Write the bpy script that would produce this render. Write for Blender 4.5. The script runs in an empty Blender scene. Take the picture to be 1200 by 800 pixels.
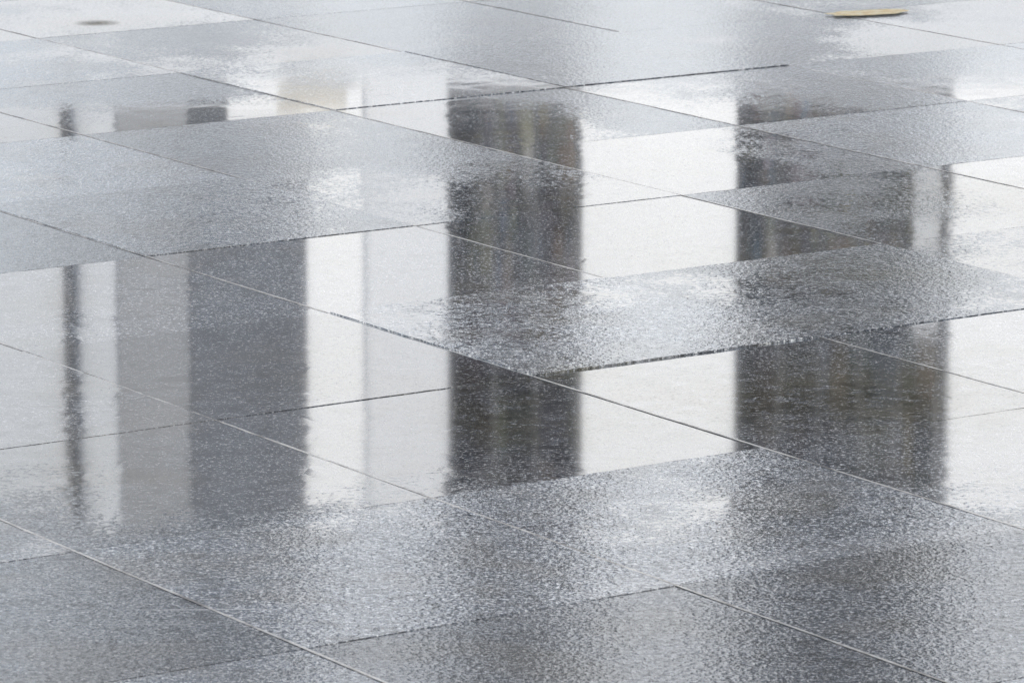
import bpy, math, random
import numpy as np
from mathutils import Vector, noise as mn
random.seed(7)
S=bpy.context.scene
S.view_settings.view_transform='Standard'; S.view_settings.look='None'; S.view_settings.exposure=0

# ---------------------------------------------------------------- helpers
def mat(name):
    m=bpy.data.materials.new(name); m.use_nodes=True
    m.node_tree.nodes.clear(); return m
class N:
    def __init__(s,m): s.t=m.node_tree
    def n(s,typ,inp=None,**kw):
        x=s.t.nodes.new(typ)
        for k,v in kw.items(): setattr(x,k,v)
        for k,v in (inp or {}).items():
            if isinstance(v,bpy.types.NodeSocket): s.t.links.new(v,x.inputs[k])
            else: x.inputs[k].default_value=v
        return x
    def math(s,op,a,b=0.0,c=0.0,clamp=False):
        return s.n('ShaderNodeMath',{0:a,1:b,2:c},operation=op,use_clamp=clamp).outputs[0]
    def noise(s,vec,scale,detail=2,rough=.5,dist=0):
        return s.n('ShaderNodeTexNoise',{'Vector':vec,'Scale':scale,'Detail':detail,'Roughness':rough,'Distortion':dist}).outputs['Fac']
    def mr(s,v,a,b,c=0.,d=1.,smooth=False):
        x=s.n('ShaderNodeMapRange',{0:v,1:a,2:b,3:c,4:d}); x.clamp=True
        if smooth: x.interpolation_type='SMOOTHSTEP'
        return x.outputs[0]
    def mix(s,f,a,b,blend='MIX'):
        x=s.n('ShaderNodeMix',data_type='RGBA',blend_type=blend)
        for i,v in ((0,f),(6,a),(7,b)):
            if isinstance(v,bpy.types.NodeSocket): s.t.links.new(v,x.inputs[i])
            else: x.inputs[i].default_value=v if i==0 else (*v,1)
        return x.outputs[2]
    def lerp(s,f,a,b):
        return s.n('ShaderNodeMix',{0:f,2:a,3:b}).outputs[0]

def painted(name,col,rough=.6,var=.08,scale=2.0,metal=0,streak=True):
    m=mat(name); g=N(m)
    pos=g.n('ShaderNodeNewGeometry').outputs['Position']
    v=g.n('ShaderNodeVectorMath',{0:pos,1:(1,1,.25) if streak else (1,1,1)},operation='MULTIPLY').outputs[0]
    f=g.noise(v,scale,3,.6)
    c=g.mix(g.mr(f,.3,.7),tuple(x*(1-var) for x in col),tuple(min(1,x*(1+var)) for x in col))
    b=g.n('ShaderNodeBsdfPrincipled',{'Base Color':c,'Roughness':rough,'Metallic':metal})
    o=g.n('ShaderNodeOutputMaterial',{0:b.outputs[0]}); return m

def obj(name,verts,faces,m,parent=None):
    me=bpy.data.meshes.new(name); me.from_pydata(verts,[],faces); me.update()
    o=bpy.data.objects.new(name,me); S.collection.objects.link(o)
    me.materials.append(m)
    if parent: o.parent=parent
    return o
def box(x0,x1,y0,y1,z0,z1,V,F):
    i=len(V)
    V+= [(x0,y0,z0),(x1,y0,z0),(x1,y1,z0),(x0,y1,z0),(x0,y0,z1),(x1,y0,z1),(x1,y1,z1),(x0,y1,z1)]
    F+= [tuple(i+k for k in f) for f in ((0,3,2,1),(4,5,6,7),(0,1,5,4),(1,2,6,5),(2,3,7,6),(3,0,4,7))]
def boxes(name,lst,m,parent=None,bevel=0):
    V=[];F=[]
    for b in lst: box(*b,V,F)
    o=obj(name,V,F,m,parent)
    if bevel:
        md=o.modifiers.new('bevel','BEVEL'); md.width=bevel; md.segments=2
    return o

# ---------------------------------------------------------------- wet stone material
def stone_material(use_attr=True):
    m=mat('wet_stone' if use_attr else 'wet_stone_far'); g=N(m)
    pos=g.n('ShaderNodeNewGeometry').outputs['Position']
    if use_attr:
        lev=g.n('ShaderNodeAttribute',attribute_name='water').outputs['Fac']
        tone=g.n('ShaderNodeAttribute',attribute_name='tone').outputs['Fac']
        stain=g.n('ShaderNodeAttribute',attribute_name='stain').outputs['Fac']
        scuff=g.n('ShaderNodeAttribute',attribute_name='scuff').outputs['Fac']
    else:
        lev=g.mr(g.noise(pos,.8,2),.35,.7,0,.9); tone=.5; stain=0.; scuff=0.
    peb=g.mr(g.noise(pos,90,1.5,.6),.28,.72)
    fine=g.mr(g.noise(pos,240,1,.5),.3,.7)
    h=g.math('ADD',g.math('MULTIPLY',peb,.72),g.math('MULTIPLY',fine,.28))
    levs=g.mr(lev,.05,.85,.0,1.05)
    surf=g.math('SMOOTH_MAX',h,levs,.06)
    under=g.mr(g.math('SUBTRACT',levs,h),-.08,.2,0,1,True)
    bump=g.n('ShaderNodeBump',{'Strength':1.0,'Distance':.00031,'Height':surf}).outputs[0]
    # colour
    c1=g.mix(g.mr(g.noise(pos,7,4,.65),.3,.7),(.082,.096,.117),(.142,.159,.185))
    grain=g.noise(pos,140,3,.85)
    c2=g.mix(g.mr(grain,.52,.63),c1,(.62,.64,.65))
    c2=g.mix(g.mr(grain,.47,.37),c2,(.020,.023,.027))
    patch=g.noise(g.n('ShaderNodeVectorMath',{0:pos,1:(.8,1,1)},operation='MULTIPLY').outputs[0],26,5,.78,.7)
    blot=g.mr(patch,.52,.60)
    c3=g.mix(g.math('MULTIPLY',blot,.55),c2,(.034,.035,.036))
    lite=g.mr(patch,.46,.38)
    c3=g.mix(g.math('MULTIPLY',lite,.45),c3,(.28,.29,.30))
    brown=g.mr(g.noise(pos,4.2,2,.6),.50,.64)
    c4=g.mix(g.math('MULTIPLY',brown,.28),c3,(.14,.122,.085))
    algae=g.mix(g.mr(patch,.5,.6),(.09,.075,.035),(.020,.018,.010))
    c5=g.mix(g.math('MULTIPLY',g.math('MULTIPLY',stain,g.mr(patch,.40,.50)),1.0),c4,algae)
    sv=g.n('ShaderNodeMapping',{'Vector':pos,'Rotation':(0,0,math.radians(-48)),'Scale':(1.2,95,1)}).outputs[0]
    scr=g.mr(g.noise(sv,1.0,2,.6,.3),.70,.74)
    sv2=g.n('ShaderNodeMapping',{'Vector':pos,'Rotation':(0,0,math.radians(-12)),'Scale':(1.5,110,1)}).outputs[0]
    scr2=g.mr(g.noise(sv2,1.0,2,.6,.3),.71,.75)
    scr=g.math('MULTIPLY',g.math('MAXIMUM',scr,scr2),.55)
    tv=g.math('MULTIPLY_ADD',tone,.6,.70)
    cc=g.n('ShaderNodeVectorMath',{0:c5,3:tv},operation='SCALE').outputs[0]
    cc=g.mix(g.math('MAXIMUM',scuff,scr),cc,(.5,.51,.52))
    dif=g.n('ShaderNodeBsdfDiffuse',{'Color':cc,'Roughness':.5,'Normal':bump})
    face=g.n('ShaderNodeLayerWeight',{'Blend':.5}).outputs['Facing']
    fr=g.math('POWER',face,1.85)
    graz=g.mr(face,.77,.87)
    dry=g.mr(peb,.2,.8,.54,.88)          # relief shading painted into the reflectance: pits darker, crowns lighter
    dry=g.math('MULTIPLY',dry,g.math('MULTIPLY_ADD',tone,.16,.90))
    dry=g.lerp(graz,dry,.95)             # at very shallow angles the whole surface shines
    fr=g.math('MULTIPLY',fr,g.lerp(under,dry,1.0))
    fr=g.math('MULTIPLY',fr,g.mr(stain,.72,1,1,.05))
    fr=g.math('MULTIPLY',fr,g.mr(grain,.5,.64,1.0,.66))
    rough=g.mr(under,0,1,.12,.05)
    gcol=g.mix(under,(.905,.955,1.0),(.965,.986,1.0))
    gl=g.n('ShaderNodeBsdfGlossy',{'Color':gcol,'Roughness':rough,'Normal':bump})
    ms=g.n('ShaderNodeMixShader',{0:fr,1:dif.outputs[0],2:gl.outputs[0]})
    g.n('ShaderNodeOutputMaterial',{0:ms.outputs[0]})
    return m
STONE=stone_material(True)

# ---------------------------------------------------------------- paving slabs
ca,sa=.834,.552     # joint direction (paving runs diagonally to the building)
A=[1.87,2.45,3.04,3.62,4.21,4.79,5.41,6.02,6.65,7.28]
B=[3.85,4.46,5.07,5.68,6.30,6.93,7.57,8.22,8.88,9.56,10.25]
na=8; A=[A[0]-.61*k for k in range(na,0,-1)]+A+[A[-1]+.62*k for k in range(1,9)]
nb=4; B=[B[0]-.61*k for k in range(nb,0,-1)]+B+[B[-1]+.66*k for k in range(1,11)]
# water level at slab corners  (low-low, high a, high b, high-high)
W={(3,3):(.70,1.05,.95,1.1),(4,3):(1.,1.,1.1,1.1),(5,3):(1.,1.,1.,1.),(2,3):(.25,.5,.65,.95),
(3,2):(.05,.2,.2,.45),(4,2):(.5,.6,1.0,.95),(2,2):(.0,.05,.1,.3),(1,2):(.0,.1,.0,.1),(5,2):(.6,.6,.8,.8),
(1,3):(.2,.25,.3,.4),(2,1):(0,0,.0,.0),(3,1):(.0,.05,.05,.1),(4,1):(.05,.1,.15,.2),
(3,4):(.9,1.05,.8,1.0),(2,4):(.9,.95,.7,.7),(4,4):(.10,.10,.75,.30),(5,4):(.25,.45,.3,.1),(6,4):(.6,.6,.6,.6),
(3,5):(.85,.85,1.05,1.0),(2,5):(.8,.8,.8,.8),(4,5):(1.1,1.0,1.1,1.1),(5,5):(.78,1.,1.1,1.1),(6,5):(.4,1.2,.15,.5),
(7,5):(1.,1.,1.,1.),(4,6):(.2,.15,.1,.1),(3,6):(.3,.2,.2,.1),(5,6):(.75,1.15,0.,.15),(6,6):(1.15,.1,1.15,.6),
(7,6):(.15,.2,.25,.1),(8,6):(.5,.5,.3,.3),(4,7):(.15,.1,.2,.3),(5,7):(.1,.25,.2,.35),(6,7):(1.0,.05,.9,.0),
(7,7):(.85,.1,.55,.05),(8,7):(.85,.5,.1,.1),(4,8):(.7,1.0,.1,.2),(5,8):(1.0,.7,.0,.0),(6,8):(1.2,.9,.3,0),
(7,8):(.15,.1,.1,.1),(8,8):(.2,.9,.1,.3),(9,8):(.9,.8,.4,.4),(5,9):(.2,.5,.1,.2),(6,9):(.5,1.0,.2,.05),(7,9):(.3,.1,.1,.1),
(5,10):(.8,.9,.3,.2),(6,10):(.5,.6,.6,.6)}
Zoff={(4,4):.0035,(7,8):.003,(6,8):.002,(3,4):.0012,(2,4):.0012,(4,6):.002,(5,6):.001,(2,2):.001,(3,2):.0005,(5,4):.002,(7,7):.001}
stains=[(4.38,5.98,.25,.7),(4.0,6.02,.2,.7),(4.3,6.27,.10,.7),(4.6,5.9,.3,.7),(5.66,10.41,.12,.95),(5.0,8.93,.08,.7),(5.05,7.0,.2,.35),(5.9,7.2,.3,.65),(5.2,6.75,.2,.55),(3.2,6.1,.25,.5),(4.1,6.15,.08,.7),(3.75,6.5,.2,.3)]
def scuffs(a,b):
    c=5.12+ (-.35)*(a-3.8)**2
    return .25*math.exp(-((b-c)/.025)**2)*max(0,min(1,(a-3.3)*3))
V=[];F=[];wat=[];ton=[];stn=[];scf=[]
for ii in range(len(A)-1):
    for jj in range(len(B)-1):
        i=ii-na; j=jj-nb
        a0,a1,b0,b1=A[ii],A[ii+1],B[jj],B[jj+1]
        am,bm=(a0+a1)/2,(b0+b1)/2
        xm,ym_=ca*am-sa*bm,sa*am+ca*bm
        vis= 4.8<ym_<14 and abs(xm)<ym_*.11+.7
        K=24 if vis else 4
        c=W.get((i,j))
        if c is None:
            q=random.random()*.3; c=[max(0,q+random.uniform(-.2,.25)) for _ in range(4)]
        z=Zoff.get((i,j),random.uniform(0,.0008))
        t=random.random()
        if (i,j)==(2,1) or (i,j)==(1,2): t=.05
        ga,gb=.0021,.0010
        base=len(V)
        for q in range(K+1):
            fb=q/K
            for p in range(K+1):
                f=p/K
                a=a0+ga+(a1-a0-2*ga)*f; b=b0+gb+(b1-b0-2*gb)*fb
                if p in(0,K): a+=random.gauss(0,.0006)
                if q in(0,K): b+=random.gauss(0,.0006)
                x,y=ca*a-sa*b, sa*a+ca*b
                V.append((x,y,z))
                w=c[0]*(1-f)*(1-fb)+c[1]*f*(1-fb)+c[2]*(1-f)*fb+c[3]*f*fb
                if vis:
                    w+=.36*mn.noise(Vector((x*3+7*t,y*3,t*20)))+.20*mn.noise(Vector((x*9,y*9,3+t*9)))+.16*mn.noise(Vector((x*22,y*22,9)))
                wat.append(w); ton.append(t)
                s=0
                for (xa,xb,r,st) in stains: s=max(s,st*math.exp(-(((a-xa)**2+(b-xb)**2)/r**2)))
                stn.append(min(1,s)); scf.append(scuffs(a,b) if vis else 0)
        for q in range(K):
            for p in range(K):
                k=base+q*(K+1)+p
                F.append((k,k+1,k+K+2,k+K+1))
        ring=[base+p for p in range(K+1)]+[base+q*(K+1)+K for q in range(1,K+1)]+[base+K*(K+1)+p for p in range(K-1,-1,-1)]+[base+q*(K+1) for q in range(K-1,0,-1)]
        lo=len(V)
        for r in ring:
            x,y,_=V[r]; V.append((x,y,-.02)); wat.append(0); ton.append(0); stn.append(.7); scf.append(0)
        L=len(ring)
        for r in range(L):
            s2=(r+1)%L; F.append((ring[s2],ring[r],lo+r,lo+s2))
pav=obj('stone_paving',V,F,STONE)
for nm,arr in (('water',wat),('tone',ton),('stain',stn),('scuff',scf)):
    at=pav.data.attributes.new(nm,'FLOAT','POINT'); at.data.foreach_set('value',np.array(arr,dtype=np.float32))

# joint mortar (damp: diffuse with a weak wet sheen)
def mortar(name,lo,hi,t0,t1,sheen=.55):
    m=mat(name); g=N(m)
    pos=g.n('ShaderNodeNewGeometry').outputs['Position']
    f=g.noise(pos,9,4,.7)
    c=g.mix(g.mr(f,t0,t1),lo,hi)
    b=g.n('ShaderNodeBsdfDiffuse',{'Color':c})
    gl=g.n('ShaderNodeBsdfGlossy',{'Color':(1,1,1,1),'Roughness':.2})
    fr=g.math('MULTIPLY',g.math('POWER',g.n('ShaderNodeLayerWeight',{'Blend':.5}).outputs['Facing'],2),sheen)
    ms=g.n('ShaderNodeMixShader',{0:fr,1:b.outputs[0],2:gl.outputs[0]})
    g.n('ShaderNodeOutputMaterial',{0:ms.outputs[0]}); return m
def ab(a,b,z): return (ca*a-sa*b,sa*a+ca*b,z)
obj('joint_mortar',[ab(A[0],B[0],-.0010),ab(A[-1],B[0],-.0010),ab(A[-1],B[-1],-.0010),ab(A[0],B[-1],-.0010)],[(0,1,2,3)],mortar('mortar_dark',(.06,.06,.055),(.4,.4,.38),.4,.6,.55))
V2=[];F2=[]
for a in A[1:-1]:
    n=300
    for k in range(n+1):
        b=B[0]+(B[-1]-B[0])*k/n; w1=.0020+random.uniform(0,.0009); w2=.0020+random.uniform(0,.0009)
        zz=.0010+.0006*mn.noise(Vector((a*5,b*6,0)))
        V2+= [ab(a-w1,b,zz),ab(a+w2,b,zz)]
        if k: q=len(V2)-4; F2.append((q,q+1,q+3,q+2))
obj('joint_pointing',V2,F2,mortar('mortar_pale',(.20,.20,.19),(.68,.67,.62),.38,.56,.6))

# surrounding ground, out to the horizon
FAR=stone_material(False)
obj('ground',[(-400,-400,-.025),(400,-400,-.025),(400,400,-.025),(-400,400,-.025)],[(0,1,2,3)],FAR)

# yellow painted mark
ym=mat('yellow_paint'); g=N(ym)
pos=g.n('ShaderNodeNewGeometry').outputs['Position']
cy=g.mix(g.mr(g.noise(pos,40,4,.7),.4,.6),(.70,.54,.26),(.84,.74,.52))
b=g.n('ShaderNodeBsdfPrincipled',{'Base Color':cy,'Roughness':.5}); g.n('ShaderNodeOutputMaterial',{0:b.outputs[0]})
vs=[]
for k in range(40):
    an=k/40*2*math.pi
    r=1+.25*mn.noise(Vector((math.cos(an)*2,math.sin(an)*2,1)))
    vs.append((.895+.105*math.cos(an)*r,11.98+.05*math.sin(an)*r+.035*math.cos(an),.0042))
obj('yellow_road_marking',vs,[tuple(range(40))],ym)

# ---------------------------------------------------------------- building
bld=bpy.data.objects.new('office_building',None); S.collection.objects.link(bld)
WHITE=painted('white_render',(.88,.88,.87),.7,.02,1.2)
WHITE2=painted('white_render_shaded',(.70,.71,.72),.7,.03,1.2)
PALE=painted('pale_panel',(.56,.58,.60),.6,.05,1)
GREY=painted('grey_panel',(.26,.27,.28),.6,.08,1.5)
DARK=painted('dark_interior',(.04,.045,.05),.8,.3,1.5)
GLASSD=painted('dark_glass',(.072,.084,.104),.4,.2,1.0)
FRAME=painted('dark_frame',(.035,.038,.041),.4,.1,3)
TAN=painted('tan_awning',(.50,.41,.27),.7,.1,4)
H=14.5
wh=[(-1.304,-.94,30,31.2,0,H),(.4455,1.423,30,31.2,0,H),(2.787,3.9,30,31.2,0,H)]
for x in (5.6,8.2,10.8,13.4): wh.append((x,x+1.0,30,31.2,0,H))
for x in (-5.9,-8.5,-11.1,-13.7): wh.append((x,x+1.0,30,31.2,0,H))
boxes('pier',wh,WHITE,bld,.01)
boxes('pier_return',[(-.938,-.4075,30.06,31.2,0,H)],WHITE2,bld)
boxes('wall_pale',[(-4.9,-2.526,30.1,31.2,0,H)],PALE,bld)
boxes('wall_grey',[(-2.524,-2.065,30.14,31.2,0,H)],GREY,bld)
boxes('glass_wall',[(-2.063,-1.306,30.18,31.2,3.15,H)],GLASSD,bld)
boxes('dark_door',[(-2.063,-1.80,30.16,31.2,0,3.148)],DARK,bld)
boxes('low_wall',[(-1.798,-1.306,30.05,31.2,0,3.13)],WHITE,bld)
boxes('awning',[(-1.46,-1.03,29.5,29.69,2.86,2.93)],TAN,bld,.01)
boxes('front_parapet',[(-14,14.6,29.7,29.95,0,2.82)],painted('pale_parapet',(.70,.715,.73),.7,.06,.7),bld,.01)
boxes('drainpipe',[(-2.852,-2.782,29.98,30.098,0,H)],FRAME,bld,.02)
boxes('back_wall',[(-14,14.6,32.0,32.3,0,H)],DARK,bld)
boxes('roof_parapet',[(-14,14.6,29.9,32.4,H+.002,H+.6)],WHITE,bld,.02)
boxes('floor_slab',[(-.405,.443,30.3,31.99,z,z+.25) for z in (0,6.9,10.5)]+[(1.425,2.785,30.3,31.99,z,z+.25) for z in (0,6.9,10.5)],GREY,bld)
fr=[]
def bay(x0,x1,n,y=30.25,zs=(0,4.15,7.0,8.6,H-.05)):
    for k in range(n+1):
        x=x0+(x1-x0)*k/n; fr.append((x-.018,x+.018,y,y+.06,0,H-.01))
    for z in zs: fr.append((x0+.02,x1-.02,y+.005,y+.055,z,z+.04))
bay(-.38,.42,3); bay(1.45,2.76,5)
for x in (6.6,9.2,11.8): bay(x+.03,x+1.57,4)
for x in (-7.47,-10.07,-12.67): bay(x+.03,x+1.5,4)
bay(3.93,5.57,4)
boxes('window_frame',fr,FRAME,bld)
# things on display behind the windows
dm=mat('display_goods'); g=N(dm)
at=g.n('ShaderNodeAttribute',attribute_name='col').outputs['Color']
b=g.n('ShaderNodeBsdfPrincipled',{'Base Color':at,'Roughness':.7}); g.n('ShaderNodeOutputMaterial',{0:b.outputs[0]})
pal=[(.06,.065,.07),(.08,.085,.09),(.14,.135,.125),(.16,.14,.095),(.085,.11,.145),(.115,.085,.07),(.10,.105,.09),(.22,.225,.23),(.045,.05,.055),(.07,.07,.07)]
V=[];F=[];C=[]
def goods(x0,x1,z0,z1,y,sx,sz,k=1):
    z=z0
    while z<z1:
        hh=random.uniform(*sz); x=x0
        while x<x1-.02:
            w=min(random.uniform(*sx),x1-x)
            d=random.uniform(0,.25)
            box(x,x+w-.004,y+d,y+d+.2,z,z+hh*random.uniform(.7,1)-.01,V,F)
            cc=random.choice(pal); C.extend([(*[q*random.uniform(.85,1.1)*k for q in cc],1)]*8)
            x+=w
        z+=hh
goods(-.40,.44,.3,4.3,30.6,(.03,.09),(.10,.24),1.8)
goods(-.40,.44,4.3,13.9,30.8,(.10,.3),(.4,1.0),.5)
goods(1.43,2.78,.3,4.3,30.6,(.03,.10),(.12,.26),1.8)
goods(1.43,2.78,4.3,13.9,30.8,(.06,.25),(.2,.6),.6)
o=obj('display_goods',V,F,dm,bld)
ca_=o.data.color_attributes.new('col','FLOAT_COLOR','POINT')
for k,cc in enumerate(C): ca_.data[k].color=cc
boxes('blind',[(2.57,2.76,30.32,30.36,3.3,4.5)],PALE,bld)

# ---------------------------------------------------------------- camera
cam=bpy.data.cameras.new('Camera'); co=bpy.data.objects.new('Camera',cam); S.collection.objects.link(co)
co.location=(0,0,1.6); co.rotation_euler=(math.radians(90-11.5),0,0)
cam.lens=168.96; cam.sensor_width=36; cam.clip_end=2000; cam.clip_start=.1
cam.dof.use_dof=True; cam.dof.focus_distance=7.8; cam.dof.aperture_fstop=26
S.camera=co
# ---------------------------------------------------------------- light
el,az=math.radians(34),math.radians(195)
w=bpy.data.worlds.new('World'); S.world=w; w.use_nodes=True
nt=w.node_tree; bg=nt.nodes.get('Background') or nt.nodes.new('ShaderNodeBackground')
sky=nt.nodes.new('ShaderNodeTexSky'); sky.sky_type='NISHITA'; sky.sun_disc=False
sky.sun_elevation=el; sky.sun_rotation=az; sky.dust_density=2.2; sky.air_density=1; sky.ozone_density=1.3
nt.links.new(sky.outputs[0],bg.inputs[0]); bg.inputs[1].default_value=.14
sd=bpy.data.lights.new('sun','SUN'); sd.energy=2.0; sd.angle=math.radians(12); sd.color=(1,.975,.94)
so=bpy.data.objects.new('sun',sd); S.collection.objects.link(so)
d=Vector((math.sin(az)*math.cos(el),math.cos(az)*math.cos(el),math.sin(el)))
so.rotation_euler=d.to_track_quat('Z','Y').to_euler()
